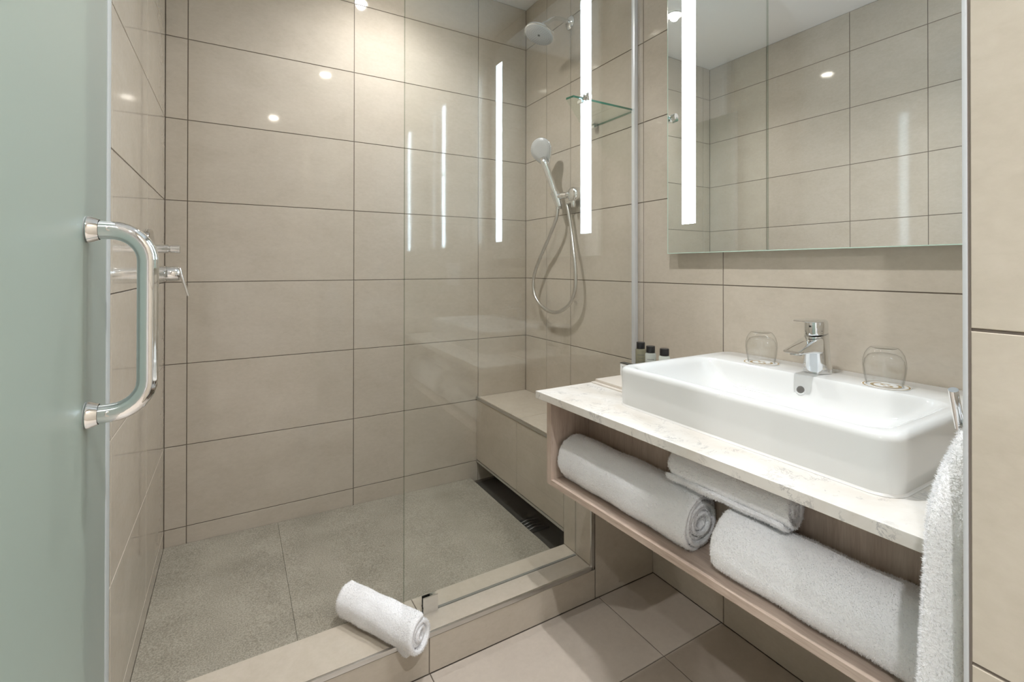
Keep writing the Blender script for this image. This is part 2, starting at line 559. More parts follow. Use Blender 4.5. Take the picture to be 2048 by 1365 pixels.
# bathroom floor
YF = -0.878
floor = struct(box('floor', -2.8, 0.05, YREAR - 0.1, YF + 0.1, -0.06, -G0, M['grout']), 'satin beige floor tiles')
fx = [-2.656, -2.056, -1.456, -0.857, -0.256, 0.0]
fy = [-YF, 1.160, 1.460, 1.760, 2.060, 2.360, 2.660, 2.960, 3.260, 3.860, 4.460, 5.2]
tile_grid(floor, (0, 0, 0), (1, 0, 0), (0, -1, 0), fx, fy, M['floor_tile'])
for ch in floor.children:       # outward normal must be +z: u x v = -z above, so flip
    ch.rotation_euler = Matrix(((1, 0, 0), (0, 1, 0), (0, 0, 1))).to_euler()

# rear of the room
V, F = [], []
wall_rear = struct(boxes('wall_rear', [(-2.8, -0.6, YREAR - 0.1, YREAR, 0, CEIL)], M['plaster']), 'white wall behind the camera')
# toilet room behind the frosted door
wall_wc = struct(boxes('wall_far_left', [(-2.8, -2.7, YREAR, YWC, 0, CEIL), (-2.8, XC - 0.12, YWC, YWC + 0.1, 0, CEIL)], M['plaster']), 'white walls of the room behind the frosted door')

t2 = struct(box('light_stop', XC - 0.12, DX_DOOR - 0.0125, -1.46, YWC - 0.0005, 0.0, CEIL, M['plaster']), 'added white block stopping light behind the frosted door')  # unseen block added to close the light gap beside the door
# shower floor : two large stone tiles falling towards the bench
def zsf(x): return 0.098 + (x - XC) / (-0.315 - XC) * (0.080 - 0.098)
shower_floor = struct(box('floor_shower', XC, 0.0, YF + 0.03, 0.0, 0.0, 0.052, M['void']), 'rough grey stone shower floor')
XCH = -0.318
def slab(x0, x1, y0, y1):
    V = [(x0, y0, 0.04), (x1, y0, 0.04), (x1, y1, 0.04), (x0, y1, 0.04), (x0, y0, zsf(x0)), (x1, y0, zsf(x1)), (x1, y1, zsf(x1)), (x0, y1, zsf(x0))]
    return mk('stone_tile', V, BOXF, M['stone'], shower_floor)
slab(XC + 0.001, -1.1715, -0.735, -0.002); slab(-1.1705, XCH, -0.735, -0.002)

# curb in front of the shower
CT = 0.111
curb = struct(box('shower_curb', XC, -0.262, YF + G0, -0.7238, 0.0, CT - G0, M['grout']), 'tiled step in front of the shower')
tile_grid(curb, (0, YF, 0), (1, 0, 0), (0, 0, 1), [XC, -1.459, -0.859, -0.272], [0.0, CT - 0.012], M['tile'])
tile_grid(curb, (0, 0, CT), (1, 0, 0), (0, 1, 0), [XC, -1.459, -0.859, -0.283], [YF + 0.004, -0.722], M['tile'])
box('edge_trim', XC, -0.2835, YF - 0.002, YF + 0.006, CT - 0.011, CT + 0.0012, M['alu'], curb, bev=0.0008)

# bench end wall (jamb) beside the curb, under the vanity
BX = -0.2880; BZ = 0.474; JX = -0.2885
wall_end = struct(box('wall_bench_end', JX + G0, 0.0, YF + G0, -0.722, 0.0, BZ, M['grout']), 'low beige tiled end wall under the vanity')
tile_grid(wall_end, (0, YF, 0), (1, 0, 0), (0, 0, 1), [-0.272, 0.0], [0.0, BZ], M['tile'])
tile_grid(wall_end, (JX, 0, 0), (0, -1, 0), (0, 0, 1), [0.722, 0.7905, 0.874], [CT + 0.001, BZ], M['tile'])
box('edge_trim', JX - 0.0012, JX + 0.011, YF - 0.002, YF + 0.006, CT - 0.01, BZ, M['alu'], wall_end, bev=0.0008)

# ================================================================== SHOWER BENCH
bench = root('shower_bench', (BX / 2, -0.36, 0.078), 'low beige tiled bench across the right end of the shower', 'bench')
box('bench_core', BX + G0 + 0.001, -0.001, -0.7215, -0.001, 0.155, BZ - G0, M['grout'], bench)
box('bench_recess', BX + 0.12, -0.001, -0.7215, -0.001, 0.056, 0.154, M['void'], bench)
tile_grid(bench, (BX, 0, 0), (0, -1, 0), (0, 0, 1), [0.001, 0.387, 0.7215], [0.166, BZ - 0.010], M['tile'])
tile_grid(bench, (0, 0, BZ), (0, -1, 0), (-1, 0, 0), [0.001, 0.387, 0.7215], [0.001, -BX - 0.006], M['tile'])
for ch in list(bench.children):
    if ch.name.startswith('tile') and abs(ch.location.z + 0.078 - BZ) < 0.01:
        # top tiles: normal up
        ch.rotation_euler = Matrix(((0, 1, 0), (-1, 0, 0), (0, 0, 1))).transposed().to_euler()
box('edge_trim', BX - 0.002, BX + 0.008, -0.7215, -0.001, BZ - 0.010, BZ + 0.001, M['alu'], bench, bev=0.0008)
box('edge_trim', BX - 0.001, BX + 0.012, -0.7215, -0.001, 0.155, 0.166, M['alu'], bench, bev=0.0008)

# drain in the channel under the bench
drain = root('floor_drain', (-0.262, -0.47, 0.052), 'dark square slotted floor drain in the gap under the bench', 'drain')
box('drain_frame', -0.315, -0.209, -0.52, -0.42, 0.052, 0.058, M['steel_dark'], drain, bev=0.001)
for k in range(4):
    V, F = tube([(-0.300 + 0.0, -0.505 + 0.02 * k, 0.060), (-0.262, -0.495 + 0.02 * k, 0.060), (-0.224, -0.505 + 0.02 * k, 0.060)], 0.0022, 6)
    mk('drain_slot_bar', V, F, M['steel_bar'], drain, True)

# ================================================================== GLASS SCREEN
GY = -0.7965
screen = root('shower_screen', (-0.45, GY, CT), 'clear fixed glass shower screen standing on the tiled curb', 'shower screen')
gx0, gx1, gt = -0.9054, -0.0120, 0.005
outl = [(gx0, CT + 0.003), (JX - 0.003, CT + 0.003), (JX - 0.003, BZ + 0.003), (gx1, BZ + 0.003), (gx1, CEIL - 0.002), (gx0, CEIL - 0.002)]
V = [(x, GY - gt, z) for x, z in outl] + [(x, GY + gt, z) for x, z in outl]
n = len(outl)
F = [tuple(range(n)), tuple(range(n, 2 * n))[::-1]] + [(i, (i + 1) % n, (i + 1) % n + n, i + n) for i in range(n)]
mk('glass_panel', V, F, None, screen, mats=[M['pane'], M['glass_edge_dark']], fmat=[0, 0, 0, 0, 0, 0, 0, 1])
box('wall_channel', -0.0185, -0.0005, GY - 0.0075, GY + 0.0075, BZ + 0.003, CEIL - 0.002, M['channel'], screen, bev=0.001)
boxes('silicone_joint', [(gx0 + 0.02, JX - 0.004, GY - gt + 0.001, GY + gt - 0.001, CT + 0.0003, CT + 0.0029)], M['silicone'], screen)
boxes('clip', [(-0.850, -0.806, GY - gt - 0.005, GY - gt - 0.0004, CT + 0.0003, CT + 0.047), (-0.850, -0.806, GY + gt + 0.0004, GY + gt + 0.005, CT + 0.0003, CT + 0.047)], M['chrome'], screen)

# ================================================================== MIRROR with LED strips
XM = -0.030
MY0, MY1, MZ0, MZ1 = -1.925, -0.973, 1.163, 2.36
mir = root('led_mirror', (XM, (MY0 + MY1) / 2, MZ0), 'large wall mirror with lit vertical strips above the basin', 'mirror')
box('backing_box', XM + 0.0065, -0.0015, MY0 + 0.03, MY1 - 0.03, MZ0 + 0.004, MZ1 - 0.03, M['white_plastic'], mir)
box('mirror_glass', XM, XM + 0.006, MY0, MY1, MZ0, MZ1, None, mir, mats=[M['mirror'], M['glass_edge_pale']], fmat=[1, 1, 1, 1, 1, 0])
boxes('polished_edge', [(XM - 0.0004, XM - 0.0001, MY1 - 0.0024, MY1, MZ0, MZ1), (XM - 0.0004, XM - 0.0001, MY0, MY1 - 0.0025, MZ0, MZ0 + 0.0022)], M['glass_edge_pale'], mir)
SZ0, SZ1 = 1.2605, 2.272
for ya in (-1.0885, -1.859):
    s = box('light_strip', XM - 0.0006, XM - 0.0001, ya, ya + 0.053, SZ0, SZ1, M['led'], mir)
    s['label'] = 'bright white lit strip'

# ================================================================== DOWNLIGHTS
def downlight(x, y, label, energy=DOWN_W, cone=126, blend=1.0):
    t = root('ceiling_downlight', (x, y, CEIL), label, 'downlight', 'recessed ceiling downlights')
    V, F = lathe([(0.036, -0.001), (0.038, -0.005), (0.047, -0.006), (0.050, -0.0005)], (x, y, CEIL), (0, 0, 1), 32, False, False)
    mk('trim_ring', V, F, M['white_plastic'], t, True)
    V, F = lathe([(0.030, -0.0035), (0.030, -0.0008)], (x, y, CEIL), (0, 0, 1), 24)
    mk('lens', V, F, M['lens'], t)
    ld = bpy.data.lights.new('lamp', 'SPOT')
    ld.energy = energy; ld.color = DOWN_COL; ld.shadow_soft_size = 0.022
    ld.spot_size = R(cone); ld.spot_blend = blend
    lo = bpy.data.objects.new('lamp', ld); COL.objects.link(lo)
    lo.parent = t; lo.location = (0, 0, -0.012)
    return t
downlight(-0.768, -0.366, 'round ceiling downlight over the shower', 24, 136)
downlight(-0.774, -1.42, 'round ceiling downlight over the space in front of the basin', 33)
downlight(-1.02, -2.68, 'round ceiling downlight behind the viewer', 62, 130)
downlight(-2.10, -2.60, 'added fill downlight behind the viewer past the frosted door', 40, 150, 0.6)  # added fill lamp, brightens the near wall and hanging towel
downlight(-2.10, -3.60, 'added fill downlight far behind the viewer on the left', 60, 140)  # added unseen lamp, general fill from the rear space

# ================================================================== OVERHEAD SHOWER
sx, sy, sz = 0.0, -0.384, 2.2336
osh = root('overhead_shower', (sx, sy, sz), 'chrome round overhead shower on a bent wall arm', 'shower head')
V, F = lathe([(0.0, 0.0), (0.030, 0.0), (0.030, 0.004), (0.024, 0.010), (0.012, 0.013)], (0, sy, sz), (-1, 0, 0), 28)
mk('wall_flange', V, F, M['chrome'], osh, True, autosmooth=R(40))
hc = Vector((-0.1725, sy, 2.1358)); hn = Vector((-0.36, 0.0, -0.93)).normalized()
top = hc - hn * 0.040
arm = catmull([(-0.008, sy, sz), (-0.05, sy, sz + 0.004), (-0.095, sy, sz - 0.006), (-0.13, sy, sz - 0.032), tuple(top - hn * 0.016), tuple(top)], 6)
V, F = tube(arm, 0.0095, 14); mk('arm', V, F, M['chrome'], osh, True)
V, F = lathe([(0.010, -0.052), (0.015, -0.046), (0.017, -0.038), (0.014, -0.030), (0.020, -0.022), (0.045, -0.017), (0.064, -0.013), (0.068, -0.009), (0.068, -0.002), (0.064, 0.0)], hc, hn, 40)
mk('head_body', V, F, M['chrome'], osh, True, autosmooth=R(50))
V, F = lathe([(0.0635, -0.001), (0.0630, 0.0015), (0.0, 0.0022)], hc, hn, 40, False, False)
face = mk('spray_face', V, F, M['nozzle'], osh, True)
def nubs(parent, c, nrm, rads, h0, size):
    q = Vector(nrm).to_track_quat('Z', 'Y'); Vn, Fn = [], []
    for r, cnt in rads:
        for k in range(cnt):
            a = 2 * math.pi * k / cnt
            p = Vector(c) + q @ Vector((r * math.cos(a), r * math.sin(a), h0))
            v, f = lathe([(size, 0), (size * 0.7, size * 1.1)], p, nrm, 6, False, True)
            kk = len(Vn); Vn += v; Fn += [tuple(i + kk for i in ff) for ff in f]
    o = mk('spray_nozzles', Vn, Fn, M['nub'], parent); o['kind'] = 'stuff'
    return o
nubs(face, hc, hn, [(0.009, 6), (0.018, 12), (0.027, 18), (0.036, 24), (0.045, 30), (0.054, 36)], 0.0012, 0.0014)
V, F = lathe([(0.005, 0.001), (0.005, 0.004)], hc, hn, 10); mk('centre_screw', V, F, M['steel_dark'], face)

# ================================================================== HAND SHOWER
by, bz = -0.440, 1.440
hs = root('hand_shower', (0, by, bz), 'chrome hand shower in a wall holder with a looped metal hose', 'hand shower')
V, F = lathe([(0.0, 0.0), (0.033, 0.0), (0.033, 0.012), (0.0325, 0.030), (0.029, 0.038), (0.018, 0.042), (0.0, 0.0425)], (-0.0003, by, bz), (-1, 0, 0), 32)
mk('wall_outlet', V, F, M['chrome'], hs, True, autosmooth=R(50))
hx = -0.052
H0 = Vector((hx, -0.352, 1.425)); H1 = Vector((-0.100, -0.302, 1.632))
hd = (H1 - H0).normalized()
V, F = tube([(-0.026, by + 0.005, bz), (-0.034, by + 0.04, bz), tuple(H0 + Vector((0.012, -0.03, 0.016))), tuple(H0 + hd * 0.012)], [0.016, 0.015, 0.015, 0.013], 16)
mk('holder_arm', V, F, M['chrome'], hs, True)
V, F = lathe([(0.016, -0.034), (0.0165, -0.02), (0.0195, 0.028), (0.021, 0.034), (0.018, 0.036)], H0, hd, 24)
mk('holder_cone', V, F, M['chrome'], hs, True, autosmooth=R(50))
V, F = lathe([(0.0105, -0.045), (0.0125, 0.0), (0.0145, 0.05), (0.0150, 0.12), (0.0155, 0.17), (0.018, 0.205)], H0, hd, 20)
mk('handle', V, F, M['chrome'], hs, True)
# the head: a pear shaped shell with a pale spray face
fn = Vector((-0.74, -0.52, -0.43)); fn = (fn - hd * fn.dot(hd) * 0.85).normalized()
e1 = (hd - fn * hd.dot(fn)).normalized(); e2 = fn.cross(e1).normalized()
HC = Vector((-0.100, -0.290, 1.662))
def pear(s, off, nn=40):
    pts = []
    for k in range(nn):
        a = 2 * math.pi * k / nn
        ca, sa = math.cos(a), math.sin(a)
        w = 0.054 * sa
        l = 0.056 * ca
        if ca < 0:
            t = -ca
            l = -(0.056 * t + 0.030 * t ** 3)
            w *= (1 - 0.22 * t ** 2) * (1 if t < 0.75 else 1 - 1.0 * (t - 0.75))
        pts.append(HC + e1 * l * s + e2 * w * s + fn * off)
    return pts
V, F = loft([pear(0.45, -0.026), pear(0.80, -0.021), pear(0.97, -0.012), pear(1.0, -0.003), pear(0.965, 0.0)])
mk('head_shell', V, F, M['chrome'], hs, True, autosmooth=R(60))
V, F = loft([pear(0.96, 0.0002), pear(0.94, 0.0022), pear(0.5, 0.0036)])
hf = mk('spray_face', V, F, M['nozzle'], hs, True, autosmooth=R(60))
nubs(hf, HC, fn, [(0.010, 8), (0.019, 14), (0.028, 20), (0.037, 26), (0.046, 32)], 0.0024, 0.0011)
# hose
hpts = [Vector((-0.0520, -0.3593, 1.4188)), Vector((-0.0520, -0.3477, 1.3424)), Vector((-0.0520, -0.2959, 1.2676)), Vector((-0.0450, -0.2231, 1.1880)), Vector((-0.0450, -0.1662, 1.1085)), Vector((-0.0450, -0.1414, 1.0416)), Vector((-0.0450, -0.1573, 0.9755)), Vector((-0.0450, -0.2233, 0.9262)), Vector((-0.0450, -0.3224, 0.9067)), Vector((-0.0450, -0.4180, 0.9402)), Vector((-0.0450, -0.4667, 0.9960)), Vector((-0.0450, -0.4807, 1.0618)), Vector((-0.0450, -0.4719, 1.1487)), Vector((-0.0300, -0.4309, 1.2716)), Vector((-0.0300, -0.4089, 1.3627)), Vector((-0.0300, -0.4008, 1.4018))]
hpts = [H0 - hd * 0.034] + hpts + [Vector((-0.026, by, bz - 0.03))]
path = catmull(hpts, 14)
V, F = tube(path, [0.0076 + 0.0005 * (k % 2) for k in range(len(path))], 12)
mk('hose', V, F, M['alu'], hs, True)
V, F = lathe([(0.0105, 0.0), (0.0115, -0.006), (0.0115, -0.028), (0.009, -0.034)], (-0.026, by, bz - 0.024), (0, 0, 1), 16); mk('hose_nut', V, F, M['chrome'], hs, True)

# ================================================================== SHOWER MIXER on left wall
my = -0.405
mx = root('shower_mixer', (XC, my, 1.13), 'chrome shower mixer with lever and diverter knob on the left wall', 'mixer')
ring0 = []; ring1 = []; ring2 = []
def plate_ring(x, s):
    return [Vector((x, my + p.x, 1.135 + p.y)) for p in rrect(0, 0, 0.070 * s, 0.060 + 0.030 * s, 0.058 * s, 0, 8)]
V, F = loft([plate_ring(XC + 0.0003, 1.0), plate_ring(XC + 0.008, 1.0), plate_ring(XC + 0.011, 0.96)])
mk('wall_plate', V, F, M['chrome'], mx, True, autosmooth=R(40))
V, F = lathe([(0.0125, 0.0), (0.0125, 0.045), (0.0095, 0.0455), (0.0095, 0.050), (0.0118, 0.0505), (0.0125, 0.0725), (0.011, 0.074)], (XC + 0.006, my, 1.169), (1, 0, 0), 24)
mk('diverter_knob', V, F, M['chrome'], mx, True, autosmooth=R(40))
V, F = lathe([(0.0235, 0.0), (0.0235, 0.036), (0.0225, 0.0365), (0.0225, 0.038), (0.0235, 0.0385), (0.0235, 0.068), (0.020, 0.073)], (XC + 0.006, my, 1.096), (1, 0, 0), 28)
mk('mixer_body', V, F, M['chrome'], mx, True, autosmooth=R(40))
def lever_ring(x, z, hw, ht):
    return [Vector((x + p.y, my + p.x, z)) for p in rrect(0, 0, hw, ht, min(hw, ht) * 0.8, 0, 4)]
V, F = loft([lever_ring(XC + 0.078, 1.113, 0.018, 0.005), lever_ring(XC + 0.083, 1.09, 0.017, 0.0045), lever_ring(XC + 0.092, 1.06, 0.014, 0.0035), lever_ring(XC + 0.100, 1.030, 0.012, 0.003)])
mk('lever', V, F, M['chrome'], mx, True, autosmooth=R(60))

# ================================================================== CORNER SHELF
zs = 1.7132
csh = root('corner_shelf', (-0.08, -0.72, zs), 'small clear glass corner shelf between screen and wall', 'shelf')
GB = GY + gt + 0.0006
outl = [(-0.0006, GB), (-0.298, GB), (-0.304, GB + 0.034), (-0.040, -0.522), (-0.0006, -0.528)]
V = [(x, y, zs) for x, y in outl] + [(x, y, zs + 0.0075) for x, y in outl]
n = len(outl)
F = [tuple(range(n)), tuple(range(n, 2 * n))] + [(i, (i + 1) % n, (i + 1) % n + n, i + n) for i in range(n)]
mk('shelf_glass', V, F, None, csh, mats=[M['shelf_glass'], M['glass_edge']], fmat=[0, 0, 1, 1, 0, 0, 1])
# the knob is drilled through the screen; its outer half is on the basin side
V, F = lathe([(0.0, 0.0), (0.0125, 0.0), (0.0125, 0.018), (0.0115, 0.0195), (0.0, 0.020)], (-0.252, GY - gt - 0.0004, zs + 0.004), (0, -1, 0), 22); mk('support_knob', V, F, M['chrome'], csh, True, autosmooth=R(40))
boxes('support_clamp', [(-0.262, -0.242, GB + 0.0004, GB + 0.022, zs - 0.010, zs - 0.0004), (-0.262, -0.242, GB + 0.0004, GB + 0.022, zs + 0.0079, zs + 0.014)], M['chrome'], csh)
boxes('wall_clamp', [(-0.022, -0.0006, -0.575, -0.553, zs - 0.011, zs - 0.0004), (-0.022, -0.0006, -0.575, -0.553, zs + 0.0079, zs + 0.015)], M['chrome'], csh)

# ================================================================== FROSTED DOOR
DX = DX_DOOR
door = root('door_1', (DX, -1.7, 0), 'frosted green glass door with chrome pull handle at left', 'door')
door['kind'] = 'structure'
del door['category']
box('frosted_panel', DX - 0.008, DX, -2.15, -1.3625, 0.012, 2.10, None, door, mats=[M['frosted'], M['glass_edge_pale']], fmat=[1, 1, 1, 0, 1, 0])
box('edge_seal', DX - 0.010, DX + 0.001, -1.362, -1.342, 0.012, 2.10, M['seal'], door, bev=0.002)
hy, hz0, hz1, so, br = -1.454, 0.9575, 1.1560, 0.053, 0.033
han = []
for k in range(4): han.append((DX + 0.006 + (so - br - 0.006) * k / 3, hy, hz1))
for k in range(1, 9):
    a = R(90 - 90 * k / 8); han.append((DX + so - br + br * math.cos(a), hy, hz1 - br + br * math.sin(a)))
for k in range(1, 7): han.append((DX + so, hy, hz1 - br + (hz0 - hz1 + 2 * br) * k / 6))
for k in range(1, 9):
    a = R(0 - 90 * k / 8); han.append((DX + so - br + br * math.cos(a), hy, hz0 + br + br * math.sin(a)))
for k in range(1, 4): han.append((DX + so - br - (so - br - 0.006) * k / 3, hy, hz0))
V, F = tube(han, 0.0100, 24); pull = mk('pull_handle', V, F, M['chrome'], door, True)
for z in (hz0, hz1):
    V, F = lathe([(0.0135, 0.0005), (0.0145, 0.002), (0.0140, 0.004), (0.0109, 0.011)], (DX, hy, z), (1, 0, 0), 28, True, False)
    mk('rosette', V, F, M['chrome'], pull, True, autosmooth=R(40))
    V, F = lathe([(0.0140, 0.0), (0.0140, 0.0005)], (DX, hy, z), (1, 0, 0), 28); mk('rosette_washer', V, F, M['seal'], pull)
    V, F = lathe([(0.0028, 0.0088), (0.0028, 0.0105), (0.0022, 0.0108), (0.0015, 0.0108), (0.0014, 0.0098)], (DX + 0.0165, hy, z), (0.35, -0.93, 0.12), 14, True, True)
    mk('grub_screw', V, F, M['alu'], pull, True, autosmooth=R(40))

# ================================================================== VANITY UNIT
CZ = 0.76
van = root('vanity_cabinet', (-0.28, -1.45, 0.502), 'open light oak vanity shelf unit hung below the worktop', 'cabinet')
vx0, vxr = -0.5535, -0.520          # front line runs slightly towards the wall at the near end
vy0, vy1 = -1.0005, YN + 0.001
vzb, vzt = 0.502, CZ - 0.0205
def vx(y): return vx0 + (vy0 - y) / (vy0 - vy1) * (vxr - vx0)
def board(name, y0, y1, z0, z1, xb, mat, inset=0.0):
    V = [(vx(y0) + inset, y0, z0), (xb, y0, z0), (xb, y1, z0), (vx(y1) + inset, y1, z0), (vx(y0) + inset, y0, z1), (xb, y0, z1), (xb, y1, z1), (vx(y1) + inset, y1, z1)]
    return mk(name, V, BOXF, mat, van)
board('side_panel', vy0, vy0 - 0.0185, vzb, vzt, -0.001, M['wood_z'])
board('bottom_shelf', vy0 - 0.0187, vy1, vzb, vzb + 0.0155, -0.001, M['wood_y'])
board('top_board', vy0 - 0.0187, vy1, vzt - 0.010, vzt, -0.001, M['wood_y'], 0.004)
box('back_panel', -0.4155, -0.400, vy1, vy0 - 0.0187, vzb + 0.0157, vzt - 0.0102, M['wood_z'], van)

wt = root('worktop', (-0.28, -1.45, CZ - 0.02), 'cream marble worktop with grey veins under the basin', 'worktop')
cx0, cy0, cxr = -0.5734, -0.9713, -0.5393
V = [(cx0, cy0, CZ - 0.02), (-0.001, cy0, CZ - 0.02), (-0.001, YN + 0.001, CZ - 0.02), (cxr, YN + 0.001, CZ - 0.02), (cx0, cy0, CZ), (-0.001, cy0, CZ), (-0.001, YN + 0.001, CZ), (cxr, YN + 0.001, CZ)]
o = mk('slab', V, BOXF, M['marble'], wt)
bm = bmesh.new(); bm.from_mesh(o.data)
bmesh.ops.bevel(bm, geom=list(bm.edges), offset=0.0012, segments=2, profile=0.7, affect='EDGES'); bm.to_mesh(o.data); bm.free()

# ------------------------------------------------------------------ basin
bas = root('wash_basin', (-0.23, -1.487, CZ), 'white rectangular ceramic basin with rounded corners on the worktop', 'basin')
bx0, bx1, by0, by1, bzt = -0.4580, -0.0015, -1.793, -1.178, 0.858
bcx, bcy, bhx, bhy = (bx0 + bx1) / 2, (by0 + by1) / 2, (bx1 - bx0) / 2, (by1 - by0) / 2
def R4(x0, x1, y0, y1, r, z, n=7): return rrect((x0 + x1) / 2, (y0 + y1) / 2, (x1 - x0) / 2, (y1 - y0) / 2, r, z, n)
rings = [R4(bx0 + 0.003, bx1, by0 + 0.003, by1 - 0.003, 0.036, CZ + 0.0004),
         R4(bx0 + 0.002, bx1, by0 + 0.002, by1 - 0.002, 0.037, CZ + 0.006),
         R4(bx0 + 0.001, bx1, by0 + 0.001, by1 - 0.001, 0.038, CZ + 0.03)]
fr = 0.013
for k in range(0, 7):
    a = R(90 * k / 6)
    d = fr * (1 - math.cos(a)) ; hgt = bzt - fr + fr * math.sin(a)
    rings.append(R4(bx0 + d, bx1 - d * 0.3, by0 + d, by1 - d, 0.038 - d * 0.6, hgt))
# inner bowl, deck of 0.14 m left along the wall
ix0, ix1, iy0, iy1 = bx0 + 0.017, -0.142, by0 + 0.018, by1 - 0.018
for k, (d, dz) in enumerate([(0.0, -0.0001), (0.002, -0.0004), (0.004, -0.0011), (0.006, -0.0022), (0.008, -0.0037), (0.010, -0.0058), (0.012, -0.0085), (0.0145, -0.013), (0.018, -0.021), (0.024, -0.034), (0.034, -0.048), (0.048, -0.059), (0.066, -0.067), (0.090, -0.072), (0.125, -0.075)]):
    sl = min(d * 1.6, 0.22)
    bk = d * 0.42
    rings.append(R4(ix0 + d * 0.75, ix1 - bk, iy0 + sl, iy1 - sl, 0.045 + d * 0.1, bzt + dz))
V, F = loft(rings)
body = mk('basin_body', V, F, M['ceramic'], bas, True, autosmooth=R(60))
# white sealant bead round the foot
bd = 0.0035
V, F = loft([R4(bx0 + 0.003 - bd, bx1, by0 + 0.003 - bd, by1 - 0.003 + bd, 0.036 + bd, CZ + 0.0004), R4(bx0 + 0.003 - bd * 0.45, bx1, by0 + 0.003 - bd * 0.45, by1 - 0.003 + bd * 0.45, 0.036, CZ + 0.0020), R4(bx0 + 0.0024, bx1, by0 + 0.0024, by1 - 0.0024, 0.036, CZ + 0.0045)], True, False, False)
mk('sealant_bead', V, F, M['white_plastic'], bas, True)
# overflow with recessed plate on the rear slope
oc = Vector((-0.1525, -1.486, bzt - 0.0345)); on_ = Vector((-0.93, 0, 0.36)).normalized()
V, F = lathe([(0.0085, -0.0005), (0.0085, 0.0012), (0.0078, 0.0016)], oc, on_, 24); mk('overflow_hole', V, F, principled('overflow_grey', (0.16, 0.15, 0.14), 0.4), bas, True, autosmooth=R(40))
V, F = lathe([(0.0084, 0.0), (0.0105, 0.0018), (0.0125, 0.001), (0.014, -0.002)], oc, on_, 24, False, False); mk('overflow_rim', V, F, M['ceramic'], bas, True)
V, F = lathe([(0.030, 0.0002), (0.030, 0.003), (0.026, 0.0045), (0.0, 0.005)], (-0.285, bcy, bzt - 0.0748), (0, 0, 1), 28, True, False); mk('drain_cover', V, F, M['chrome'], bas, True)

# ------------------------------------------------------------------ basin tap
fxc, fyc, fz = -0.078, -1.486, bzt
tap = root('basin_tap', (fxc, fyc, fz), 'chrome single lever tap on the basin rear deck', 'tap')
TR, TZ = 1.27, 1.13
def ell(cx, rx, ry, z, n=28, tilt=0.0):
    rx *= TR; ry *= TR; z *= TZ
    return [Vector((cx + rx * math.cos(2 * math.pi * k / n), fyc + ry * math.sin(2 * math.pi * k / n), fz + z + tilt * rx * math.cos(2 * math.pi * k / n))) for k in range(n)]
V, F = loft([ell(fxc, 0.0255, 0.0245, 0.0005), ell(fxc, 0.0255, 0.0245, 0.004), ell(fxc - 0.001, 0.0235, 0.0225, 0.025), ell(fxc - 0.0025, 0.0228, 0.0215, 0.050), ell(fxc - 0.004, 0.0225, 0.0208, 0.072, tilt=0.10), ell(fxc - 0.005, 0.0220, 0.0205, 0.084, tilt=0.22)])
mk('tap_body', V, F, M['chrome'], tap, True, autosmooth=R(45))
def sec(x, zlo, zhi, hw, r):
    x = fxc + (x - fxc) * 1.10; zlo *= TZ; zhi *= TZ; hw *= 1.22
    return [Vector((x, fyc + p.x, fz + p.y)) for p in rrect(0, (zlo + zhi) / 2, hw, (zhi - zlo) / 2, min(r, (zhi - zlo) / 2 * 0.95), 0, 4)]
V, F = loft([sec(fxc + 0.006, 0.040, 0.078, 0.0185, 0.008), sec(fxc - 0.022, 0.043, 0.079, 0.0190, 0.008), sec(fxc - 0.05, 0.047, 0.070, 0.0185, 0.007), sec(fxc - 0.08, 0.0475, 0.0610, 0.0178, 0.005), sec(fxc - 0.098, 0.0480, 0.0560, 0.0165, 0.003), sec(fxc - 0.104, 0.0500, 0.0545, 0.0150, 0.002)])
mk('spout', V, F, M['chrome'], tap, True, autosmooth=R(40))
V, F = lathe([(0.0125, 0.006), (0.0125, -0.004), (0.011, -0.0045), (0.0105, -0.003), (0.0, -0.003)], (fxc - 0.093, fyc, fz + 0.0475 * TZ), (0.12, 0, 1), 22, False, False)
mk('aerator', V, F, M['alu'], tap, True, autosmooth=R(40))
V, F = loft([ell(fxc - 0.005, 0.0205, 0.0195, 0.0865, tilt=0.22), ell(fxc - 0.005, 0.0212, 0.0200, 0.094, tilt=0.15), ell(fxc - 0.005, 0.0212, 0.0200, 0.108, tilt=-0.05), ell(fxc - 0.005, 0.0195, 0.0185, 0.1135, tilt=-0.08)])
mk('lever_base', V, F, M['chrome'], tap, True, autosmooth=R(45))
def lsec(x, zlo, zhi, hw):
    x = fxc + (x - fxc) * 1.10; zlo *= TZ; zhi *= TZ; hw *= TR
    return [Vector((x, fyc + p.x, fz + p.y)) for p in rrect(0, (zlo + zhi) / 2, hw, (zhi - zlo) / 2, (zhi - zlo) * 0.45, 0, 4)]
V, F = loft([lsec(fxc + 0.012, 0.1085, 0.1130, 0.013), lsec(fxc - 0.005, 0.1100, 0.1165, 0.0185), lsec(fxc - 0.03, 0.1105, 0.1170, 0.0165), lsec(fxc - 0.058, 0.1120, 0.1170, 0.0135), lsec(fxc - 0.074, 0.1135, 0.1165, 0.0100)])
mk('lever_paddle', V, F, M['chrome'], tap, True, autosmooth=R(60))
V, F = lathe([(0.0022, 0.0), (0.0022, 0.001)], (fxc - 0.0322, fyc, fz + 0.101 * TZ), (-1, 0, 0), 12); mk('temperature_dot', V, F, M['steel_dark'], tap)

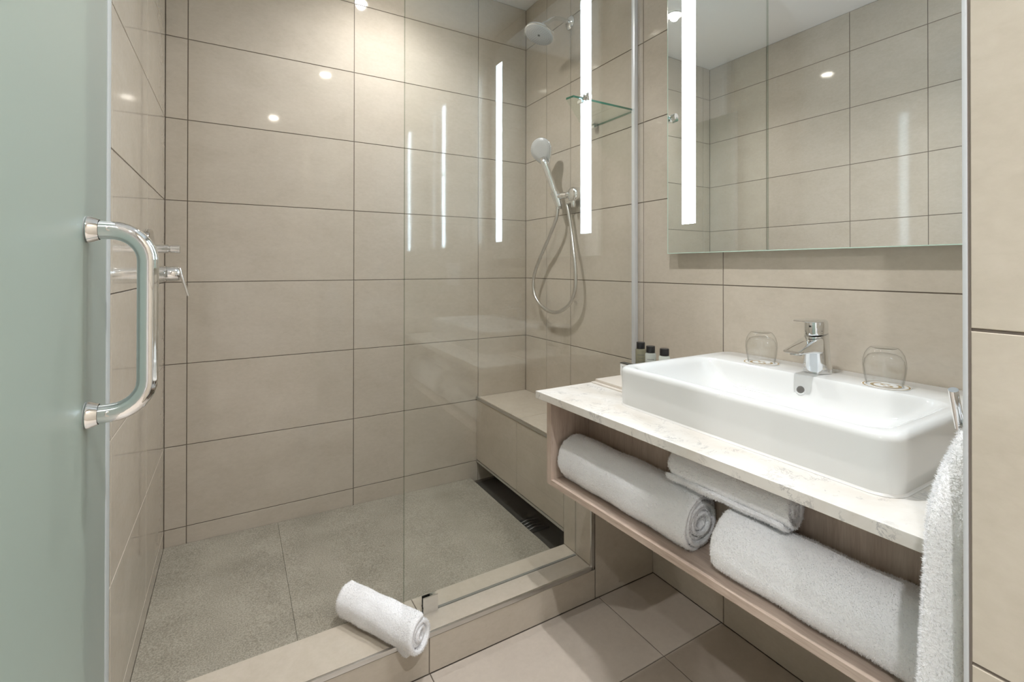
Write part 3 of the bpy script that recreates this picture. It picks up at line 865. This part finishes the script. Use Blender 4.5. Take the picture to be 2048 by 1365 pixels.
# ------------------------------------------------------------------ tumblers on paper coasters
def coaster(x, y, label, s=1.0):
    c = root('coaster', (x, y, bzt), label, 'coaster', 'paper coasters on the basin deck')
    r = 0.044 * s
    V, F = lathe([(r, 0.0003), (r, 0.0010)], (x, y, bzt), (0, 0, 1), 40); d = mk('disc', V, F, M['white_card'], c)
    def annulus(r0, r1, a0=0.0, a1=360.0, n=48, cxo=0.0, cyo=0.0):
        V, F = [], []
        for k in range(n + 1):
            a = R(a0 + (a1 - a0) * k / n)
            for rr in (r0, r1):
                V.append((x + cxo + rr * math.cos(a), y + cyo + rr * math.sin(a), bzt + 0.00115))
        for k in range(n): F.append((2 * k, 2 * k + 1, 2 * k + 3, 2 * k + 2))
        return V, F
    V, F = annulus(r * 0.90, r * 0.97); mk('printed_ring', V, F, M['gold'], d)
    V, F = annulus(r * 0.50, r * 0.64, 40, 330); mk('printed_emblem', V, F, M['gold'], d)
    V1, F1 = annulus(r * 0.10, r * 0.22, -60, 200, 24, 0.008 * s, 0.004 * s)
    V2, F2 = annulus(r * 0.10, r * 0.22, 120, 380, 24, -0.006 * s, -0.006 * s)
    mk('printed_emblem', V1 + V2, F1 + [tuple(i + len(V1) for i in f) for f in F2], M['gold'], d)
    return c
def tumbler(x, y, label):
    t = root('glass_tumbler', (x, y, bzt + 0.0012), label, 'glass', 'upturned tumblers on the basin deck')
    z0 = bzt + 0.0013
    prof = [(0.0330, 0.0), (0.0350, 0.012), (0.0376, 0.028), (0.0388, 0.042), (0.0380, 0.055), (0.0350, 0.067), (0.0305, 0.0755), (0.0275, 0.0790), (0.0255, 0.0812), (0.0235, 0.0818), (0.0215, 0.0806), (0.0, 0.0800)]
    inn = [(0.0, 0.0690), (0.0150, 0.0688), (0.0230, 0.0670), (0.0290, 0.0640), (0.0350, 0.054), (0.0368, 0.042), (0.0357, 0.028), (0.0332, 0.012), (0.0314, 0.0)]
    V, F = lathe(prof, (x, y, z0), (0, 0, 1), 36, False, False); mk('outer_wall', V, F, M['tumbler'], t, True)
    V, F = lathe(inn + [(0.0330, 0.0)], (x, y, z0), (0, 0, 1), 36, False, False); mk('inner_wall', V, F, M['tumbler'], t, True)
    return t
coaster(-0.092, -1.350, 'white paper coaster with bronze ring under the glass left of the tap')
tumbler(-0.092, -1.350, 'upside-down clear glass tumbler left of the tap')
coaster(-0.098, -1.637, 'white paper coaster with bronze ring under the glass right of the tap', 0.98)
tumbler(-0.098, -1.634, 'upside-down clear glass tumbler right of the tap')

# ------------------------------------------------------------------ tray, box, bottles left of the basin
tr = root('amenity_tray', (-0.22, -1.07, CZ), 'flat cream tray under the small bottles left of the basin', 'tray')
boxes('tray_base', [(-0.372, -0.10, -1.165, -0.976, CZ + 0.0004, CZ + 0.003)], M['tray'], tr)
box('tray_body', -0.357, -0.11, -1.160, -0.979, CZ + 0.0031, CZ + 0.0105, M['tray'], tr, bev=0.001)
tzt = CZ + 0.0108
bxo = root('soap_box', (-0.245, -1.0, tzt), 'small white card box with dark top standing on the tray', 'box')
box('carton', -0.256, -0.238, -1.028, -0.981, tzt + 0.0002, tzt + 0.038, M['white_card'], bxo)
box('carton_lid', -0.2565, -0.2375, -1.0285, -0.9805, tzt + 0.0381, tzt + 0.0405, M['steel_dark'], bxo)
boxes('printed_line', [(-0.2563, -0.2561, -1.020, -0.990, tzt + 0.0275, tzt + 0.0295), (-0.2563, -0.2561, -1.016, -0.998, tzt + 0.0235, tzt + 0.0245)], M['print'], bxo)
def bottle(x, y, r, h, mat, label):
    b = root('amenity_bottle', (x, y, tzt), label, 'bottle', 'small bottles beside the basin')
    V, F = lathe([(r * 0.92, 0.0002), (r, 0.003), (r, h - 0.006), (r * 0.93, h - 0.002), (r * 0.6, h)], (x, y, tzt), (0, 0, 1), 28); mk('bottle_body', V, F, mat, b, True, autosmooth=R(45))
    V, F = lathe([(r * 0.80, h + 0.0002), (r * 0.82, h + 0.001), (r * 0.82, h + 0.019), (r * 0.76, h + 0.0205)], (x, y, tzt), (0, 0, 1), 28); mk('cap', V, F, M['black'], b, True, autosmooth=R(40))
    ang = math.atan2(CAM.y - y, CAM.x - x)
    Vv, Ff = [], []
    for z0, z1, sp in ((h - 0.020, h - 0.0185, 40), (h - 0.030, h - 0.029, 26), (h - 0.041, h - 0.040, 34)):
        k = len(Vv); nn = 8
        for i in range(nn + 1):
            a = ang + R(-sp + 2 * sp * i / nn)
            for z in (z0, z1): Vv.append((x + (r + 0.0002) * math.cos(a), y + (r + 0.0002) * math.sin(a), tzt + z))
        for i in range(nn): Ff.append((k + 2 * i, k + 2 * i + 1, k + 2 * i + 3, k + 2 * i + 2))
    mk('printed_lines', Vv, Ff, M['print'], b)
    return b
bottle(-0.183, -0.998, 0.0165, 0.082, M['soap_olive'], 'olive toned mini bottle with black cap nearest the glass screen')
bottle(-0.204, -1.060, 0.0165, 0.080, M['soap_clear'], 'clear mini bottle with black cap in the middle of the three')
bottle(-0.214, -1.124, 0.0165, 0.082, M['soap_white'], 'milky white mini bottle with black cap nearest the basin')

# ------------------------------------------------------------------ socket plate on the niche wall (seen in reflection)
sk = root('socket_plate', (-0.26, YN, 1.02), 'white socket plate seen reflected in the shower screen', 'socket')
box('plate', -0.296, -0.222, YN + 0.0005, YN + 0.009, 1.015, 1.140, M['white_plastic'], sk, bev=0.002)
box('switch', -0.275, -0.243, YN + 0.0092, YN + 0.0125, 1.055, 1.105, M['white_card'], sk, bev=0.001)

# ================================================================== TOWELS
def pile(parent, tris_src, count, length, width=0.0006, seed=1, name='terry_pile', keep=None):
    """short terry loops scattered over the faces of a mesh object"""
    me = tris_src.data
    rg = np.random.default_rng(seed)
    me.calc_loop_triangles()
    nt = len(me.loop_triangles)
    idx = np.empty(nt * 3, np.int32); me.loop_triangles.foreach_get('vertices', idx); idx = idx.reshape(-1, 3)
    co = np.empty(len(me.vertices) * 3, np.float32); me.vertices.foreach_get('co', co); co = co.reshape(-1, 3)
    a, b, c = co[idx[:, 0]], co[idx[:, 1]], co[idx[:, 2]]
    nr = np.cross(b - a, c - a); ar = np.linalg.norm(nr, axis=1); nr = nr / np.maximum(ar[:, None], 1e-12)
    if keep is not None:
        ar = ar * keep((a + b + c) / 3.0)
    pk = rg.choice(nt, count, p=ar / ar.sum())
    u = rg.random((count, 1)); v = rg.random((count, 1)); sw = (u + v) > 1; u = np.where(sw, 1 - u, u); v = np.where(sw, 1 - v, v)
    p = a[pk] + (b[pk] - a[pk]) * u + (c[pk] - a[pk]) * v
    nn = nr[pk]
    d = nn + rg.normal(0, 0.55, (count, 3)); d /= np.linalg.norm(d, axis=1)[:, None]
    s = np.cross(d, rg.normal(0, 1, (count, 3))); s /= np.linalg.norm(s, axis=1)[:, None]
    L = length * rg.uniform(0.5, 1.2, (count, 1))
    base = p - nn * 0.0006
    v0 = base - s * width; v1 = base + s * width; v2 = base + d * L + s * width * 0.5
    V = np.stack([v0, v1, v2], 1).reshape(-1, 3).astype(np.float32)
    m2 = bpy.data.meshes.new(name)
    m2.vertices.add(count * 3); m2.vertices.foreach_set('co', V.ravel())
    m2.loops.add(count * 3); m2.loops.foreach_set('vertex_index', np.arange(count * 3, dtype=np.int32))
    m2.polygons.add(count); m2.polygons.foreach_set('loop_start', np.arange(0, count * 3, 3, dtype=np.int32))
    m2.update(calc_edges=True); m2.materials.append(M['terry_pile'])
    o = bpy.data.objects.new(name, m2); COL.objects.link(o); o.parent = parent
    o['kind'] = 'stuff'
    return o

def towel_roll(p0, p1, Rr, turns, label, seed, start=0.0, sag=0.10, fibres=26000, name='rolled_towel', bulge=0.0, group=None, rest=None):
    p0 = Vector(p0); p1 = Vector(p1)
    ax = (p1 - p0); L = ax.length; ax.normalize()
    upv = Vector((0, 0, 1)); side = ax.cross(upv).normalized(); upv = side.cross(ax).normalized()
    t = root(name, ((p0 + p1) / 2) - Vector((0, 0, Rr)), label, 'towel', group)
    rg = random.Random(seed)
    r0 = 0.010
    nth = int(turns * 30); nl = 26
    th = (Rr - r0) / turns
    def rad(a): return r0 + (Rr - r0) * a / (2 * math.pi * turns)
    ph = [rg.uniform(0, 6.28) for _ in range(8)]
    def place(a, r, s):
        # gentle unevenness along and round the roll
        k = r / Rr
        w = 1 + 0.016 * k ** 3 * math.sin(a * 7 + ph[6] + 1.3 * math.sin(s * 5 + ph[7])) + 0.010 * k ** 3 * math.sin(a * 13 + ph[7] + s * 2) + 0.018 * k * math.sin(3 * s * 6.28 + ph[0] + a * 0.5) + 0.014 * k * math.sin(a * 2 + ph[1] + s * 4) + bulge * k * math.sin(math.pi * s)
        x = r * w * math.cos(a + start); y = r * w * math.sin(a + start)
        if y < -Rr * (1 - sag): y = -Rr * (1 - sag) - (-(Rr * (1 - sag)) - y) * 0.15
        y += Rr * sag * 0.0
        return x, y
    outer, inner = [], []
    V, F = [], []
    ids_o = [[0] * (nl + 1) for _ in range(nth + 1)]; ids_i = [[0] * (nl + 1) for _ in range(nth + 1)]
    for i in range(nth + 1):
        a = 2 * math.pi * turns * i / nth
        e0 = 0.004 * math.sin(a * 0.45 + ph[2]) + 0.0025 * math.sin(a * 1.3 + ph[3])
        e1 = 0.004 * math.sin(a * 0.5 + ph[4]) + 0.0025 * math.sin(a * 1.1 + ph[5])
        for j in range(nl + 1):
            s = j / nl
            # denser samples at the ends, rounded over
            s2 = 0.5 - 0.5 * math.cos(math.pi * s)
            d = e0 * (1 - s2) + (L + e1) * s2
            edge = min(s2, 1 - s2) * L
            rdn = max(0.0, 1 - edge / 0.006)
            tt = th * 0.47 * (1 - 0.55 * rdn ** 2)
            rc = rad(a)
            for which, rr in ((0, rc + tt), (1, rc - tt)):
                x, y = place(a, rr, s2)
                p = p0 + ax * d + side * x + upv * y
                (ids_o if which == 0 else ids_i)[i][j] = len(V)
                V.append(tuple(p))
    for i in range(nth):
        for j in range(nl):
            F.append((ids_o[i][j], ids_o[i + 1][j], ids_o[i + 1][j + 1], ids_o[i][j + 1]))
            F.append((ids_i[i][j], ids_i[i][j + 1], ids_i[i + 1][j + 1], ids_i[i + 1][j]))
        F.append((ids_o[i][0], ids_i[i][0], ids_i[i + 1][0], ids_o[i + 1][0]))
        F.append((ids_o[i][nl], ids_o[i + 1][nl], ids_i[i + 1][nl], ids_i[i][nl]))
    for i in (0, nth):
        for j in range(nl):
            q = (ids_o[i][j], ids_o[i][j + 1], ids_i[i][j + 1], ids_i[i][j])
            F.append(q if i == 0 else q[::-1])
    off = Vector((0, 0, 0))
    if rest is not None:                   # set the lowest point down on what carries it
        off.z = rest + 0.0012 - min(v[2] for v in V)
        V = [(v[0], v[1], v[2] + off.z) for v in V]
    o = mk('rolled_cloth', V, F, M['terry'], t, True, autosmooth=R(70))
    q0 = np.array(p0 + off - wloc(t)); axn = np.array(ax)
    def outer_skin(c):
        d = c - q0; al = d @ axn; rr = np.linalg.norm(d - al[:, None] * axn, axis=1)
        return ((rr > Rr - th * 0.75) | (al < 0.004) | (al > L - 0.004)).astype(float)
    pile(t, o, fibres, 0.0044, width=0.0006, seed=seed, keep=outer_skin)
    return t

SH = vzb + 0.0155
GT = 'white towels rolled up on the vanity shelf'
tx = -0.478
towel_roll((tx - 0.004, -1.034, SH + 0.061), (tx + 0.012, -1.452, SH + 0.061), 0.0605, 5, 'thick white towel roll at the screen end of the shelf, spiral end showing', 3, start=2.2, group=GT, rest=SH, fibres=60000)
towel_roll((tx + 0.006, -1.520, SH + 0.061), (tx + 0.024, -1.925, SH + 0.061), 0.0605, 5, 'thick white towel roll at the hanging towel end of the shelf', 5, start=2.0, group=GT, rest=SH, fibres=60000)
towel_roll((tx + 0.014, -1.385, SH + 0.161), (tx + 0.022, -1.640, SH + 0.161), 0.040, 3.5, 'thinner white towel roll lying on top of the two thick rolls', 9, start=2.6, group=GT, rest=SH + 0.1265, fibres=36000)

# washcloth roll lying across the curb
wA = Vector((-1.0339, -0.6891, 0.1570)); wB = Vector((-0.8997, -0.9249, 0.1550))
wc = towel_roll((wA.x, wA.y, 0.157), (wB.x, wB.y, 0.157), 0.043, 2.6, 'small white towel roll lying across the shower curb', 21, start=4.35, name='rolled_bath_mat', rest=CT, fibres=26000, sag=0.06)
# its loose corner hanging over the front edge of the curb
wd = (Vector((wB.x, wB.y, 0)) - Vector((wA.x, wA.y, 0))).normalized()
ws = Vector((wd.y, -wd.x, 0))
cB = Vector((wB.x, wB.y, 0.155))
bl = Vector((-0.9698, -0.8272, 0.1280)); brr = Vector((-0.9118, -0.9049, 0.1280)); tip = Vector((-0.9349, -0.8970, 0.0912))
rings = []
for j in range(10):
    t_ = j / 9
    w = (1 - t_ ** 1.25)
    m_ = bl.lerp(brr, 0.5).lerp(tip, t_ ** 0.9) + Vector((0, -0.010 * math.sin(math.pi * t_), 0.004 * math.sin(math.pi * t_)))
    h_ = (brr - bl) * 0.5 * (0.14 + 0.86 * w)
    nn_ = Vector((-0.15, -0.75, 0.65)).normalized()
    rings.append([m_ + h_ * math.cos(a) + nn_ * (0.007 * (0.6 + 0.4 * w) * math.sin(a)) for a in [2 * math.pi * k / 20 for k in range(20)]])
V, F = loft(rings)
fl = mk('loose_corner', V, F, M['terry'], wc, True)
pile(wc, fl, 3000, 0.0038, seed=77, name='terry_pile')

# ------------------------------------------------------------------ hanging towel on a wall hook
hk = root('towel_hook', (-0.64, YN, 0.95), 'short chrome peg hook on the niche side wall holding the towel', 'hook')
V, F = lathe([(0.016, 0.0005), (0.016, 0.005), (0.013, 0.007)], (-0.64, YN, 0.950), (0, 1, 0), 24); mk('hook_base', V, F, M['chrome'], hk, True, autosmooth=R(40))
tipP = Vector((-0.6680, -1.9217, 0.9869)); basP = Vector((-0.6450, -1.9198, 0.9457))
V, F = tube([(-0.642, YN + 0.004, 0.950), (-0.645, (YN + basP.y) / 2, 0.9465), tuple(basP)], 0.0045, 14); mk('hook_arm', V, F, M['chrome'], hk, True)
V, F = tube([tuple(basP + (basP - tipP) * 0.10), tuple(basP.lerp(tipP, 0.5)), tuple(tipP)], 0.0043, 24); mk('hook_peg', V, F, M['chrome'], hk, True, autosmooth=R(40))

ht = root('hanging_towel', (-0.64, -1.93, 0.30), 'white towel hanging from the wall hook at the right edge', 'towel')
rings = []
NZ, NA = 46, 72
for j in range(NZ + 1):
    s = j / NZ
    z = 0.948 - s * 0.66
    k = min(1.0, s / 0.16)
    k = math.sin(k * math.pi / 2)
    ymax = -1.9235 + 0.0165 * k + 0.030 * s
    ymin = YN + 0.004
    xc0 = -0.640
    hx_ = 0.020 + 0.050 * k + 0.012 * s
    cyy = (ymax + ymin) / 2; hyy = (ymax - ymin) / 2
    ring = []
    for q in range(NA):
        a = 2 * math.pi * q / NA
        f = 1 + 0.05 * math.sin(a * 7 + 0.6 * math.sin(s * 5)) * k
        x = xc0 + hx_ * math.copysign(abs(math.cos(a)) ** 0.8, math.cos(a)) * f
        y = cyy + hyy * math.copysign(abs(math.sin(a)) ** 0.7, math.sin(a)) * (1 if math.sin(a) < 0 else f)
        y = max(y, ymin)
        ring.append(Vector((x, y, z)))
    rings.append(ring)
V, F = loft(rings)
cl = mk('draped_cloth', V, F, M['terry'], ht, True, autosmooth=R(70))
pile(ht, cl, 60000, 0.0042, seed=31)
